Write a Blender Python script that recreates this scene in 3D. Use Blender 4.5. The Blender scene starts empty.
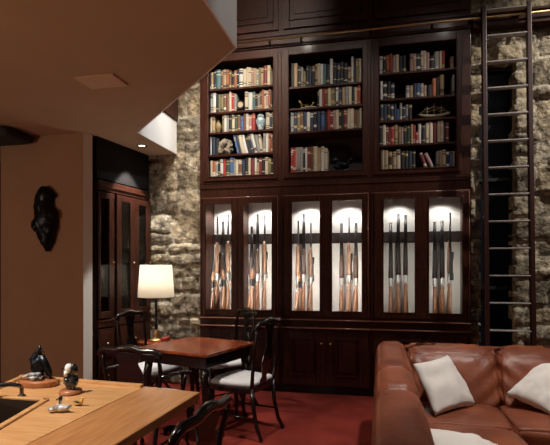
import bpy, bmesh, math, random
from mathutils import Vector, Matrix, noise
random.seed(7)
COL = bpy.context.scene.collection
PI = math.pi
# ------------------------------------------------------------------ camera geometry
F, PX, HOR, EYE = 480.0, 275.0, 267.0, 1.45
YAW = math.atan(105/480)
SN, CS = math.sin(YAW), math.cos(YAW)
def ray(x, y):
    r = (x-PX)/F
    return (r*CS-SN, r*SN+CS, (HOR-y)/F)
def onY(x, y, Y):
    d = ray(x, y); t = Y/d[1]
    return (d[0]*t, Y, EYE+d[2]*t)
def cam2w(r, f, z):
    return Vector((r*CS-f*SN, r*SN+f*CS, z))

# ------------------------------------------------------------------ materials
MATS = {}
def pbr(name, col, rough=.5, metal=0, coat=0, noise_amt=0, noise_scale=20, stretch=(1,1,1), bump=0, bscale=80, spec=.5, col2=None, trans=0, sss=0, detail=6):
    if name in MATS: return MATS[name]
    m = bpy.data.materials.new(name); m.use_nodes = True
    nt = m.node_tree; b = nt.nodes['Principled BSDF']
    b.inputs['Base Color'].default_value = (*col, 1)
    b.inputs['Roughness'].default_value = rough
    b.inputs['Metallic'].default_value = metal
    b.inputs['Coat Weight'].default_value = coat
    b.inputs['Coat Roughness'].default_value = .12
    b.inputs['Specular IOR Level'].default_value = spec
    b.inputs['Transmission Weight'].default_value = trans
    tc = nt.nodes.new('ShaderNodeTexCoord'); mp = nt.nodes.new('ShaderNodeMapping')
    mp.inputs['Scale'].default_value = stretch
    nt.links.new(tc.outputs['Object'], mp.inputs['Vector'])
    if noise_amt or col2:
        n = nt.nodes.new('ShaderNodeTexNoise'); n.inputs['Scale'].default_value = noise_scale; n.inputs['Detail'].default_value = detail
        nt.links.new(mp.outputs[0], n.inputs['Vector'])
        r = nt.nodes.new('ShaderNodeValToRGB')
        c2 = col2 or tuple(c*(1-noise_amt) for c in col)
        r.color_ramp.elements[0].position = .35; r.color_ramp.elements[1].position = .65
        r.color_ramp.elements[0].color = (*c2, 1); r.color_ramp.elements[1].color = (*col, 1)
        nt.links.new(n.outputs['Fac'], r.inputs['Fac']); nt.links.new(r.outputs['Color'], b.inputs['Base Color'])
    if bump:
        n2 = nt.nodes.new('ShaderNodeTexNoise'); n2.inputs['Scale'].default_value = bscale; n2.inputs['Detail'].default_value = 4
        nt.links.new(mp.outputs[0], n2.inputs['Vector'])
        bu = nt.nodes.new('ShaderNodeBump'); bu.inputs['Strength'].default_value = bump; bu.inputs['Distance'].default_value = .01
        nt.links.new(n2.outputs['Fac'], bu.inputs['Height']); nt.links.new(bu.outputs['Normal'], b.inputs['Normal'])
    MATS[name] = m
    return m
def emis(name, col, strength):
    m = pbr(name, col); b = m.node_tree.nodes['Principled BSDF']
    b.inputs['Emission Color'].default_value = (*col, 1); b.inputs['Emission Strength'].default_value = strength
    return m
def glass_mat():
    m = bpy.data.materials.new('pane_glass'); m.use_nodes = True; nt = m.node_tree; nt.nodes.clear()
    o = nt.nodes.new('ShaderNodeOutputMaterial'); mx = nt.nodes.new('ShaderNodeMixShader')
    t = nt.nodes.new('ShaderNodeBsdfTransparent'); g = nt.nodes.new('ShaderNodeBsdfGlossy'); f = nt.nodes.new('ShaderNodeFresnel')
    g.inputs['Roughness'].default_value = .03; f.inputs['IOR'].default_value = 1.45
    t.inputs['Color'].default_value = (.96,.97,.97,1)
    nt.links.new(f.outputs[0], mx.inputs[0]); nt.links.new(t.outputs[0], mx.inputs[1]); nt.links.new(g.outputs[0], mx.inputs[2]); nt.links.new(mx.outputs[0], o.inputs[0])
    return m
GLASS = glass_mat()
MAHOG = pbr('mahogany', (.062,.018,.010), .40, coat=.05, spec=.22, noise_amt=.55, noise_scale=9, stretch=(6,6,.7), bump=.06, bscale=40)
MAHOGH = pbr('mahogany_horizontal_grain', (.062,.018,.010), .40, coat=.05, spec=.22, noise_amt=.55, noise_scale=9, stretch=(.7,6,6), bump=.06, bscale=40)
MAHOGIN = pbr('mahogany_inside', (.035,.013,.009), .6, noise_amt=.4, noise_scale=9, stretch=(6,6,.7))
HILITE = pbr('highlight_mahogany_bead', (.30,.13,.085), .18, coat=1)  # moulding highlight put into the colour: paler than the mahogany, and glossy
LACQ = pbr('black_lacquered_wood', (.008,.006,.006), .22, coat=.5, noise_amt=.3, noise_scale=12, stretch=(4,4,1))
TABLE = pbr('burled_red_wood', (.38,.085,.026), .25, coat=.35, col2=(.12,.018,.008), noise_scale=9, detail=8)
DESK = pbr('golden_oak', (.46,.215,.08), .34, coat=.3, col2=(.33,.14,.05), noise_scale=6, stretch=(14,.8,4), detail=8)
DESKX = pbr('golden_oak_crossgrain', (.60,.34,.15), .34, coat=.3, col2=(.46,.23,.09), noise_scale=6, stretch=(.8,14,4), detail=8)
WALLP = pbr('shade_brown_plaster', (.39,.225,.135), .85, noise_amt=.07, noise_scale=3, bump=.03)  # dim warm bounce on cream paint is put into this brown
CEILP = pbr('ceiling_plaster', (.45,.30,.19), .85, noise_amt=.07, noise_scale=2, bump=.03)  # cream ceiling paint, browned to carry shade and warm bounce
PATCH = pbr('pale_ceiling_panel', (.62,.43,.29), .8)
WHITEP = pbr('white_plaster', (.82,.79,.76), .85, noise_amt=.03, noise_scale=3)
CARPET = pbr('red_carpet', (.22,.032,.022), .95, col2=(.15,.020,.015), noise_scale=3, bump=.5, bscale=400, spec=.1)
LEATHER = pbr('brown_leather', (.29,.082,.036), .42, spec=.4, col2=(.15,.038,.018), noise_scale=4, bump=.25, bscale=60)
CREAMC = pbr('cream_cotton', (.80,.75,.70), .9, noise_amt=.08, noise_scale=6, bump=.25, bscale=250, spec=.2)
WHITEC = pbr('white_upholstery', (.72,.72,.74), .85, noise_amt=.08, noise_scale=10, bump=.1, bscale=200)
BRASS = pbr('brass', (.80,.56,.26), .38, metal=1)
STEEL = pbr('steel', (.62,.62,.62), .25, metal=1)
GUNM = pbr('gun_blueing', (.012,.011,.012), .3, metal=.4)
SILV = pbr('engraved_receiver', (.55,.54,.52), .3, metal=1, noise_amt=.4, noise_scale=120)
WALN = pbr('walnut_stock', (.26,.10,.035), .3, coat=.5, col2=(.10,.035,.014), noise_scale=10, stretch=(8,8,1))
WALN2 = pbr('honey_stock', (.34,.18,.10), .3, coat=.4, col2=(.12,.055,.03), noise_scale=10, stretch=(8,8,1))
DARKW = pbr('dark_walnut', (.07,.03,.016), .3, coat=.4, noise_amt=.5, noise_scale=10, stretch=(8,8,1))
RUBBER = pbr('black_rubber', (.015,.015,.015), .7)
CREAMF = pbr('cream_backing_felt', (.80,.76,.70), .95, noise_amt=.05, noise_scale=8)
RACKF = pbr('dark_rack_felt', (.03,.018,.014), .9)
DARKB = pbr('dark_bronze', (.02,.024,.032), .32, metal=.75, noise_amt=.5, noise_scale=14, bump=.6, bscale=25)
DARKG = pbr('night_window_glass', (.006,.008,.012), .5, spec=.15)
BLACKP = pbr('black_paint', (.012,.012,.013), .5)
WHITEG = pbr('white_glaze', (.80,.80,.78), .2, coat=.5)
GOLD = pbr('gilt', (.65,.43,.15), .35, metal=.9)
STONEB = pbr('carved_stone', (.42,.36,.26), .8, col2=(.12,.09,.07), noise_scale=22, bump=.8, bscale=40)
PORC = pbr('blue_and_white_porcelain', (.62,.72,.74), .15, coat=.6, col2=(.20,.33,.38), noise_scale=34)
WOODB = pbr('figurine_base_wood', (.36,.13,.05), .35, coat=.3, noise_amt=.3, noise_scale=10, stretch=(1,6,1))
def shade_mat():
    m = bpy.data.materials.new('lamp_shade_linen'); m.use_nodes = True; nt = m.node_tree
    b = nt.nodes['Principled BSDF']; o = nt.nodes['Material Output']
    b.inputs['Base Color'].default_value = (.85,.80,.72,1); b.inputs['Roughness'].default_value = .9
    tr = nt.nodes.new('ShaderNodeBsdfTranslucent'); tr.inputs['Color'].default_value = (.9,.86,.78,1)
    mx = nt.nodes.new('ShaderNodeMixShader'); mx.inputs[0].default_value = .45
    nt.links.new(b.outputs[0], mx.inputs[1]); nt.links.new(tr.outputs[0], mx.inputs[2]); nt.links.new(mx.outputs[0], o.inputs[0])
    return m
SHADE = shade_mat()
def stone_mat():
    m = bpy.data.materials.new('fieldstone'); m.use_nodes = True; nt = m.node_tree; b = nt.nodes['Principled BSDF']
    at = nt.nodes.new('ShaderNodeAttribute'); at.attribute_name = 'stone_tint'
    tc = nt.nodes.new('ShaderNodeTexCoord')
    n = nt.nodes.new('ShaderNodeTexNoise'); n.inputs['Scale'].default_value = 13; n.inputs['Detail'].default_value = 8; n.inputs['Roughness'].default_value = .7
    r = nt.nodes.new('ShaderNodeValToRGB')
    r.color_ramp.elements[0].position = .36; r.color_ramp.elements[0].color = (.20,.18,.16,1)
    r.color_ramp.elements[1].position = .66; r.color_ramp.elements[1].color = (1.4,1.33,1.22,1)
    mx = nt.nodes.new('ShaderNodeMix'); mx.data_type = 'RGBA'; mx.blend_type = 'MULTIPLY'; mx.inputs[0].default_value = 1
    nt.links.new(tc.outputs['Object'], n.inputs['Vector']); nt.links.new(n.outputs['Fac'], r.inputs['Fac'])
    nt.links.new(at.outputs['Color'], mx.inputs[6]); nt.links.new(r.outputs['Color'], mx.inputs[7])
    nt.links.new(mx.outputs[2], b.inputs['Base Color']); b.inputs['Roughness'].default_value = .9
    n2 = nt.nodes.new('ShaderNodeTexNoise'); n2.inputs['Scale'].default_value = 30; n2.inputs['Detail'].default_value = 6
    bu = nt.nodes.new('ShaderNodeBump'); bu.inputs['Strength'].default_value = .9; bu.inputs['Distance'].default_value = .03
    nt.links.new(tc.outputs['Object'], n2.inputs['Vector']); nt.links.new(n2.outputs['Fac'], bu.inputs['Height']); nt.links.new(bu.outputs['Normal'], b.inputs['Normal'])
    return m
STONE = stone_mat()

# ------------------------------------------------------------------ mesh builder
class MB:
    def __init__(s): s.bm = bmesh.new()
    def box(s, x0, x1, y0, y1, z0, z1):
        v = [s.bm.verts.new(p) for p in ((x0,y0,z0),(x1,y0,z0),(x1,y1,z0),(x0,y1,z0),(x0,y0,z1),(x1,y0,z1),(x1,y1,z1),(x0,y1,z1))]
        for f in ((0,3,2,1),(4,5,6,7),(0,1,5,4),(1,2,6,5),(2,3,7,6),(3,0,4,7)): s.bm.faces.new([v[i] for i in f])
        return s
    def prism(s, pts, z0, z1, mi=0):
        a = [s.bm.verts.new((p[0],p[1],z0)) for p in pts]; b = [s.bm.verts.new((p[0],p[1],z1)) for p in pts]
        n = len(pts); s.bm.faces.new(a[::-1]); s.bm.faces.new(b)
        for i in range(n): s.bm.faces.new((a[i],a[(i+1)%n],b[(i+1)%n],b[i]))
        return s
    def loft(s, rings, cap=True):
        rr = [[s.bm.verts.new(p) for p in r] for r in rings]; n = len(rr[0])
        for a, b in zip(rr, rr[1:]):
            for i in range(n): s.bm.faces.new((a[i],a[(i+1)%n],b[(i+1)%n],b[i]))
        if cap: s.bm.faces.new(rr[0][::-1]); s.bm.faces.new(rr[-1])
        return s
    def lathe(s, prof, c=(0,0,0), n=24, sx=1, sy=1, cap=True):
        rings = [[(c[0]+r*sx*math.cos(2*PI*i/n), c[1]+r*sy*math.sin(2*PI*i/n), c[2]+z) for i in range(n)] for r, z in prof]
        return s.loft(rings, cap)
    def tube(s, pts, rad, n=8, ry=1, up=(0,0,1)):
        pts = [Vector(p) for p in pts]; rings = []
        if not isinstance(rad, (list, tuple)): rad = [rad]*len(pts)
        for i, p in enumerate(pts):
            d = (pts[min(i+1,len(pts)-1)]-pts[max(i-1,0)]).normalized()
            u = Vector(up)
            if abs(d.dot(u)) > .95: u = Vector((0,1,0)) if abs(d.y) < .9 else Vector((1,0,0))
            a = d.cross(u).normalized(); b = a.cross(d).normalized()
            rings.append([tuple(p+a*math.cos(2*PI*k/n)*rad[i]+b*math.sin(2*PI*k/n)*rad[i]*ry) for k in range(n)])
        return s.loft(rings)
    def rbox(s, x0, x1, y0, y1, z0, z1, r=.05, n=10, puff=0, nz=0, nsc=6, seed=0, shear=None):
        tmp = bmesh.new(); bmesh.ops.create_cube(tmp, size=2)
        bmesh.ops.subdivide_edges(tmp, edges=tmp.edges[:], cuts=n, use_grid_fill=True)
        c = Vector(((x0+x1)/2,(y0+y1)/2,(z0+z1)/2)); h = Vector(((x1-x0)/2,(y1-y0)/2,(z1-z0)/2))
        r = min(r, h.x, h.y, h.z)
        vm = {}
        for v in tmp.verts:
            q = Vector((math.copysign(abs(v.co[i])**.75, v.co[i])*h[i] for i in range(3)))
            inner = Vector(max(-(h[i]-r), min(h[i]-r, q[i])) for i in range(3))
            d = q-inner
            if d.length > 1e-6: q = inner+d.normalized()*r
            dn = Vector((v.co[i] if abs(abs(v.co[i])-1) < 1e-4 else 0 for i in range(3)))
            k = 1
            for i in range(3):
                if abs(dn[i]) < .5: k *= max(0, 1-v.co[i]**2)
            if puff: q += dn.normalized()*puff*k if dn.length else Vector((0,0,0))
            p = c+q
            if nz:
                w = noise.noise((p+Vector((seed*7.3,seed*3.1,0)))*nsc)*nz+noise.noise(Vector((p.x*nsc*3,p.y*nsc*3,p.z*nsc*.9+seed)))*nz*.5
                p += (q.normalized())*w
            if shear: p = shear(p)
            vm[v] = s.bm.verts.new(p)
        for f in tmp.faces: s.bm.faces.new([vm[v] for v in f.verts])
        tmp.free(); return s
    def ball(s, c, r, n=16, m=10, sc=(1,1,1), nz=0, seed=0):
        rings = []
        for j in range(1, m):
            t = PI*j/m
            ring = []
            for i in range(n):
                a = 2*PI*i/n; d = Vector((math.sin(t)*math.cos(a), math.sin(t)*math.sin(a), -math.cos(t)))
                k = r*(1+(nz*noise.noise(d*2.5+Vector((seed,seed*2,0))) if nz else 0))
                ring.append((c[0]+d.x*k*sc[0], c[1]+d.y*k*sc[1], c[2]+d.z*k*sc[2]))
            rings.append(ring)
        return s.loft(rings)
    def xf(s, M):
        bmesh.ops.transform(s.bm, matrix=M, verts=s.bm.verts[:]); return s
    def build(s, name, mat, parent=None, smooth=False, bevel=0, auto=None):
        bmesh.ops.recalc_face_normals(s.bm, faces=s.bm.faces[:])
        if parent is not None:
            L = chain_loc(parent)
            bmesh.ops.translate(s.bm, vec=-L, verts=s.bm.verts[:])
        me = bpy.data.meshes.new(name); s.bm.to_mesh(me); s.bm.free()
        for m in (mat if isinstance(mat, list) else [mat]): me.materials.append(m)
        if smooth:
            for p in me.polygons: p.use_smooth = True
        o = bpy.data.objects.new(name, me); COL.objects.link(o)
        if parent is not None: o.parent = parent
        if bevel:
            b = o.modifiers.new('b', 'BEVEL'); b.width = bevel; b.segments = 2; b.limit_method = 'ANGLE'
        if auto:
            set_auto(me, auto)
        return o
def set_auto(me, ang=40):
    for p in me.polygons: p.use_smooth = True
    bm = bmesh.new(); bm.from_mesh(me)
    for e in bm.edges:
        e.smooth = not (len(e.link_faces) == 2 and e.calc_face_angle(0) > math.radians(ang))
    bm.to_mesh(me); bm.free()
def chain_loc(o):
    L = Vector((0,0,0))
    while o is not None: L = L+o.location; o = o.parent
    return L
def empty(name, loc=(0,0,0), label=None, cat=None, group=None):
    o = bpy.data.objects.new(name, None); COL.objects.link(o); o.location = loc; o.empty_display_size = .1
    return tag(o, label, cat, group)
def tag(o, label=None, cat=None, group=None, kind=None):
    if label: o['label'] = label
    if cat: o['category'] = cat
    if group: o['group'] = group
    if kind: o['kind'] = kind
    return o
def struct(o): o['kind'] = 'structure'; return o
def copy_tree(o, parent=None):
    c = o.copy(); COL.objects.link(c); c.parent = parent
    for ch in list(o.children): copy_tree(ch, c)
    return c
def recenter(o, c):                      # top-level single-mesh thing: origin at c
    o.data.transform(Matrix.Translation(-Vector(c))); o.location = c; return o

# ------------------------------------------------------------------ room shell
YF = 5.46       # front plane of the joinery
struct(MB().box(-6.2,4.2,-2.2,6.1,-.1,0).build('floor', CARPET))
struct(MB().box(-6.2,4.2,5.9,6.1,0,5.6).build('wall_back', pbr('dark_backing', (.02,.012,.01), .8)))
struct(MB().box(4.0,4.2,-2.2,5.9,0,5.6).build('wall_right', WALLP))
struct(MB().box(-6.2,-6.0,-2.2,5.9,0,5.6).build('wall_far_left', WALLP))
struct(MB().box(-6.0,4.0,-2.2,-2.0,0,5.6).build('wall_front', WALLP))
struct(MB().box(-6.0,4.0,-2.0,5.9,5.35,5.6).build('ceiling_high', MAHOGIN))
LOW = [(-6,-2),(-.9,-2),(-.9,2.92),(-2.46,4.55),(-2.46,5.52),(-6,5.52)]
cl = struct(MB().prism(LOW, 2.84, 2.9).build('ceiling_low', CEILP))
EDGE = LOW[1:5]
def offset_strip(pts, d0, d1):
    out = []
    for d in (d0, d1):
        row = []
        for i, p in enumerate(pts):
            a = Vector(pts[max(i-1,0)]); b = Vector(pts[min(i+1,len(pts)-1)]); p = Vector(p)
            n1 = (p-a); n2 = (b-p)
            ns = [Vector((v.y,-v.x)).normalized() for v in (n1,n2) if v.length > 1e-6]
            n = sum(ns, Vector((0,0))); n = n/len(ns); n = n/(n.length**2)
            row.append(tuple(p+n*d))
        out.append(row)
    return out[0]+out[1][::-1]
struct(MB().prism(offset_strip(EDGE, -.12, .0), 2.9, 3.25).build('trim_1', WHITEP))
# thin white skirt so the fascia's lower edge is white right down to the soffit
struct(MB().prism(offset_strip(EDGE, .0, .012), 2.84, 3.25).build('trim_2', WHITEP))
lp = MB().prism(offset_strip(EDGE, -.09, .03), 3.252, 4.15); lp.build('wall_loft', MAHOG)['kind'] = 'structure'
# plaster wall in shade-brown colour; its lit end face is painted paler
struct(MB().prism([(-4.0,4.43),(-3.0,4.43),(-2.95,4.50),(-3.05,4.56),(-3.3,4.56),(-3.3,4.58),(-4.0,4.58)], 0, 2.838).build('wall_panel', WALLP))
struct(MB().prism([(-2.9985,4.4285),(-2.944,4.505),(-2.947,4.507),(-3.0012,4.4305)],0,2.838).build('trim_3', pbr('lit_plaster_edge', (.72,.68,.60), .85)))  # paler colour carries the light falling on the end face
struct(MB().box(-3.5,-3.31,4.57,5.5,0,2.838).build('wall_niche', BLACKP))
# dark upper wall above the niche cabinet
struct(MB().prism([(-3.30,4.565),(-2.93,4.565),(-2.81,5.5),(-3.30,5.5)],2.40,2.838).build('wall_above_cabinet', pbr('dark_upper_wall', (.010,.008,.008), .8, spec=.2)))

# stone walls: coursed rubble, cut stones of uneven size
def stone_wall(name, x0, x1, z0, z1, yf, holes=(), seed=1):
    rnd = random.Random(seed)
    blocks = []; z = z0
    while z < z1:
        h = rnd.choice((.12,.18,.24,.30,.36)); h = min(h, z1-z) if z1-z-h > .06 else z1-z
        x = x0-rnd.random()*.3
        while x < x1:
            w = rnd.choice((.16,.24,.32,.42,.55))*(.7+h*1.3)
            if h > .2 and rnd.random() < .45:
                k = rnd.uniform(.35,.65); blocks.append((x,z,x+w,z+h*k)); blocks.append((x,z+h*k,x+w,z+h))
            else: blocks.append((x,z,x+w,z+h))
            x += w
        z += h
    pal = [(.40,.34,.24),(.46,.40,.30),(.29,.25,.18),(.35,.31,.245),(.50,.44,.34),(.25,.21,.155),(.40,.33,.23)]
    tint = [tuple(c*k for c in rnd.choice(pal)) for k in [rnd.uniform(.65,1.15) for _ in blocks]]
    off = [rnd.uniform(0,.05) for _ in blocks]; sl = [(rnd.uniform(-.08,.08), rnd.uniform(-.05,.05)) for _ in blocks]
    st = .022
    nx = int((x1-x0)/st)+1; nzv = int((z1-z0)/st)+1
    bm = bmesh.new(); lay = bm.verts.layers.float_color.new('stone_tint')
    grid = {}
    byrow = sorted(range(len(blocks)), key=lambda i: blocks[i][1])
    for j in range(nzv+1):
        zz = z0+(z1-z0)*j/nzv
        row = [i for i in byrow if blocks[i][1]-.05 <= zz <= blocks[i][3]+.05]
        for i in range(nx+1):
            xx = x0+(x1-x0)*i/nx
            wx = xx+.018*noise.noise(Vector((xx*5,zz*5,seed))); wz = zz+.028*noise.noise(Vector((xx*5,zz*5,seed+9)))
            best = None
            for b in row:
                bx0,bz0,bx1,bz1 = blocks[b]
                if bx0 <= wx <= bx1 and bz0 <= wz <= bz1: best = b; break
            if best is None:
                y, c = yf+.022, (.46,.42,.34)
            else:
                bx0,bz0,bx1,bz1 = blocks[best]
                e = min(wx-bx0,bx1-wx,wz-bz0,bz1-wz)
                k = min(1, e/.03); k = k*k*(3-2*k)
                rough = noise.fractal(Vector((xx*9,zz*9,best*3.7)), 1.0, 2.0, 5)*.028
                y = yf+.022-k*(.012+off[best]*1.1+rough+sl[best][0]*(wx-(bx0+bx1)/2)+sl[best][1]*(wz-(bz0+bz1)/2))
                c = tint[best] if e > .012 else (.50,.46,.38)
            v = bm.verts.new((xx, y, zz)); v[lay] = (*c, 1); grid[i,j] = v
    def inh(i,j):
        xx = x0+(x1-x0)*(i+.5)/nx; zz = z0+(z1-z0)*(j+.5)/nzv
        w = .03*noise.noise(Vector((xx*9,zz*9,3)))
        return any(hx0+w < xx < hx1+w and hz0+w < zz < hz1+w for hx0,hx1,hz0,hz1 in holes)
    for j in range(nzv):
        for i in range(nx):
            if not inh(i,j): bm.faces.new((grid[i,j],grid[i+1,j],grid[i+1,j+1],grid[i,j+1]))
    # returns: depth behind the face all round (outer border and holes)
    be = [e for e in bm.edges if len(e.link_faces) == 1]
    r = bmesh.ops.extrude_edge_only(bm, edges=be)
    for v in [g for g in r['geom'] if isinstance(g, bmesh.types.BMVert)]: v.co.y = 5.88
    bmesh.ops.delete(bm, geom=[v for v in bm.verts if not v.link_faces], context='VERTS')
    me = bpy.data.meshes.new(name); bm.to_mesh(me); bm.free(); me.materials.append(STONE)
    for p in me.polygons: p.use_smooth = True
    o = bpy.data.objects.new(name, me); COL.objects.link(o); o['kind'] = 'structure'
    return o
stone_wall('wall_stone_left', -3.28, -2.125, 0, 5.34, 5.56, seed=3)
stone_wall('wall_stone_right', .958, 3.98, 0, 5.34, 5.56, holes=[(1.06,1.41,.05,3.66)], seed=5)
# dark slot window in the right stone wall
w = MB().box(1.03,1.06,5.70,5.76,.05,3.70).box(1.41,1.44,5.70,5.76,.05,3.70)
for zz in (.05,1.2,2.4,3.62): w.box(1.06,1.41,5.71,5.75,zz,zz+.035)
struct(w.build('window_1', BLACKP))
struct(MB().box(1.03,1.44,5.77,5.78,.05,3.70).build('window_2', DARKG))
# long wooden beam across the stone
struct(MB().box(.96,3.98,5.41,5.53,3.98,4.10).box(.96,3.98,5.39,5.53,4.10,4.13).build('trim_beam', MAHOGH, bevel=.006))

# ------------------------------------------------------------------ joinery
UX = [-2.12,-1.12,-.10,.95]
OPEN = [(-2.01,-1.21),(-1.03,-.19),(-.01,.80)]
SIDE = ['left', 'middle', 'right']
def frame(mb, x0, x1, z0, z1, X0, X1, Z0, Z1, y0, y1):
    mb.box(X0,x0,y0,y1,Z0,Z1).box(x1,X1,y0,y1,Z0,Z1).box(x0,x1,y0,y1,Z0,z0).box(x0,x1,y0,y1,z1,Z1)
def bead(mb, x0, x1, z0, z1, t, y0, y1):
    mb.box(x0-t,x0,y0,y1,z0-t,z1+t).box(x1,x1+t,y0,y1,z0-t,z1+t).box(x0,x1,y0,y1,z0-t,z0).box(x0,x1,y0,y1,z1,z1+t)
SHZ = [[3.59,3.31,3.07,2.80],[3.54,3.29,3.02],[3.61,3.32,3.08,2.81]]
BOT = [2.53,2.54,2.53]
PANES = [[(-2.04,-1.72),(-1.57,-1.23)],[(-.99,-.67),(-.53,-.20)],[(.04,.37),(.52,.86)]]
for i in range(3):
    X0, X1 = UX[i]+.001, UX[i+1]-.001; o0, o1 = OPEN[i]; S = SIDE[i]
    # ---- open bookcase
    t = empty('bookcase', ((X0+X1)/2, YF, 2.44), ['open mahogany bookcase with five book rows and a pottery jar, above the leftmost gun cabinet',
        'open mahogany bookcase with four book rows, above the middle gun cabinet',
        'darkest open mahogany bookcase, beside the ladder, above the right gun cabinet'][i], 'bookcase', 'bookcases above the gun cabinets')
    m = MB().box(X0,o0-.02,YF+.022,5.86,2.442,3.998).box(o1+.02,X1,YF+.022,5.86,2.442,3.998)
    m.box(o0-.02,o1+.02,5.84,5.86,2.442,3.998).box(o0-.02,o1+.02,YF+.022,5.84,3.93,3.998).box(o0-.02,o1+.02,YF+.022,5.84,2.442,BOT[i])
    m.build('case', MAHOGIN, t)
    m = MB(); frame(m, o0,o1,BOT[i]-.002,3.90, X0,X1,2.442,3.998, YF,YF+.021)
    m.build('face_frame', MAHOG, t, bevel=.003)
    m = MB(); frame(m, o0+.002,o1-.002,BOT[i],3.89, o0-.055,o1+.055,2.475,3.95, YF-.022,YF-.001); bead(m,o0+.002,o1-.002,BOT[i],3.89,.012,YF-.030,YF-.022)
    m.build('door_frame', MAHOG, t, bevel=.004)
    for z in SHZ[i]:
        MB().box(o0-.018,o1+.018,YF+.024,5.838,z-.024,z).build('shelf', MAHOGH, t, bevel=.003)
    # ---- glazed gun cabinet
    g = empty('gun_cabinet', ((X0+X1)/2, YF, .86), ['lit glazed gun cabinet nearest the stone wall and lamp, under the left bookcase',
        'lit glazed gun cabinet in the middle of the bookcase wall','lit glazed gun cabinet nearest the ladder, behind the leather sofa'][i], 'gun cabinet', 'lit gun cabinets')
    zt, zb = 2.20, .95
    m = MB().box(X0,X0+.05,YF+.022,5.86,.862,2.438).box(X1-.05,X1,YF+.022,5.86,.862,2.438).box(X0+.05,X1-.05,YF+.022,5.86,2.30,2.438).box(X0+.05,X1-.05,YF+.022,5.86,.862,.90)
    xm = (PANES[i][0][1]+PANES[i][1][0])/2
    m.box(xm-.03,xm+.03,YF+.022,5.82,.90,2.30)
    m.build('case', MAHOG, g)
    MB().box(X0+.05,xm-.03,5.83,5.85,.90,2.30).box(xm+.03,X1-.05,5.83,5.85,.90,2.30).build('back_panel', CREAMF, g)
    MB().box(X0+.05,xm-.031,5.765,5.825,1.735,1.86).box(xm+.031,X1-.05,5.765,5.825,1.735,1.86).build('barrel_rack', RACKF, g, bevel=.01)
    m = MB(); m.box(X0,X1,YF,YF+.021,2.26,2.438).box(X0,PANES[i][0][0]-.03,YF,YF+.021,.862,2.26).box(PANES[i][1][1]+.03,X1,YF,YF+.021,.862,2.26)
    m.box(X0,X1,YF-.012,YF-.0005,2.385,2.40)
    bead(m, X0+.022, PANES[i][1][1]+.065, .872, 2.272, .010, YF-.012, YF-.0005)
    m.build('face_frame', MAHOG, g, bevel=.003)
    MB().tube([(X0+.012,YF-.016,2.272),(PANES[i][1][1]+.075,YF-.016,2.272)], .005, 8).tube([(PANES[i][1][1]+.070,YF-.016,2.27),(PANES[i][1][1]+.070,YF-.016,.875)], .004, 8).build('highlight_bead', HILITE, g, smooth=True)  # pale tubes painted as the frame's highlight lines
    for k, (a, b) in enumerate(PANES[i]):
        L = X0+.04 if k == 0 else xm+.002; R = xm-.002 if k == 0 else b+.055
        m = MB(); frame(m, a,b,zb,zt, L,R,.884,2.262, YF-.022,YF-.001); bead(m,a,b,zb,zt,.010,YF-.030,YF-.022)
        d = m.build('door', MAHOG, g, bevel=.004)
        MB().box(a,b,YF-.014,YF-.010,zb,zt).build('glass_pane', GLASS, d)
        MB().ball(((R-.03) if k == 0 else (L+.03),YF-.035,1.45), .009).build('knob', GUNM, d, smooth=True)
        xc = (max(L, X0+.05)+min(R, X1-.05))/2 if k == 0 else (xm+.03+X1-.05)/2
        xc = (a+b)/2
        MB().lathe([(.03,0),(.03,.018),(.022,.03)], (xc,5.535,2.268), 16).build('puck_light', STEEL, g, smooth=False)
    # ---- base cabinet
    c = empty('base_cabinet', ((X0+X1)/2, YF, 0), ['dark panelled base cupboard below the left gun cabinet, behind the chairs',
        'dark panelled base cupboard below the middle gun cabinet','dark panelled base cupboard below the right gun cabinet, hidden behind the sofa'][i], 'cupboard', 'base cupboards')
    MB().box(X0,X1,YF+.001,5.86,.09,.858).build('case', MAHOG, c)
    MB().box(X0,X1,YF+.03,5.86,.001,.089).build('plinth', BLACKP, c)
    MB().box(X0,X1,YF-.045,YF,.745,.765).box(X0,X1,YF-.028,YF,.725,.745).box(X0,X1,YF-.02,YF,.838,.856).build('ledge', MAHOGH, c, bevel=.004)
    MB().tube([(X0+.004,YF-.050,.757),(X1-.004,YF-.050,.757)], .008, 10).tube([(X0+.004,YF-.026,.846),(X1-.004,YF-.026,.846)], .006, 10).build('highlight_bead', HILITE, c, smooth=True)  # pale tubes stand for highlights along the ledge
    for k in range(2):
        L = X0+.03 if k == 0 else xm+.003; R = xm-.003 if k == 0 else X1-.03
        m = MB(); frame(m, L+.10,R-.10,.22,.63, L,R,.10,.72, YF-.022,YF-.0005); bead(m,L+.10,R-.10,.22,.63,.012,YF-.03,YF-.022)
        m.box(L+.10,R-.10,YF-.010,YF-.0005,.22,.63).box(L+.14,R-.14,YF-.018,YF-.010,.26,.59)
        d = m.build('door', MAHOG, c, bevel=.004)
        MB().ball(((R-.05) if k == 0 else (L+.05),YF-.034,.58), .012).build('knob', BRASS, d, smooth=True)
    # ---- top cabinet
    u = empty('top_cabinet', ((X0+X1)/2, YF, 4.14), ['panelled mahogany cupboard above the brass rail, partly behind the ceiling corner',
        'panelled mahogany cupboard above the rail, over the middle bookcase','panelled mahogany cupboard above the rail, over the bookcase by the ladder'][i], 'cupboard', 'cupboards above the rail')
    MB().box(X0,X1,YF+.001,5.86,4.142,5.34).build('case', MAHOG, u)
    L, R = X0+.03, X1-.03
    m = MB(); frame(m, L+.07,R-.07,4.30,5.2, L,R,4.20,5.32, YF-.022,YF-.0005); bead(m,L+.07,R-.07,4.30,5.2,.014,YF-.034,YF-.022)
    m.box(L+.07,R-.07,YF-.008,YF-.0005,4.30,5.2).box(L+.13,R-.13,YF-.016,YF-.008,4.36,5.14)
    m.build('door', MAHOG, u, bevel=.004)
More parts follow.
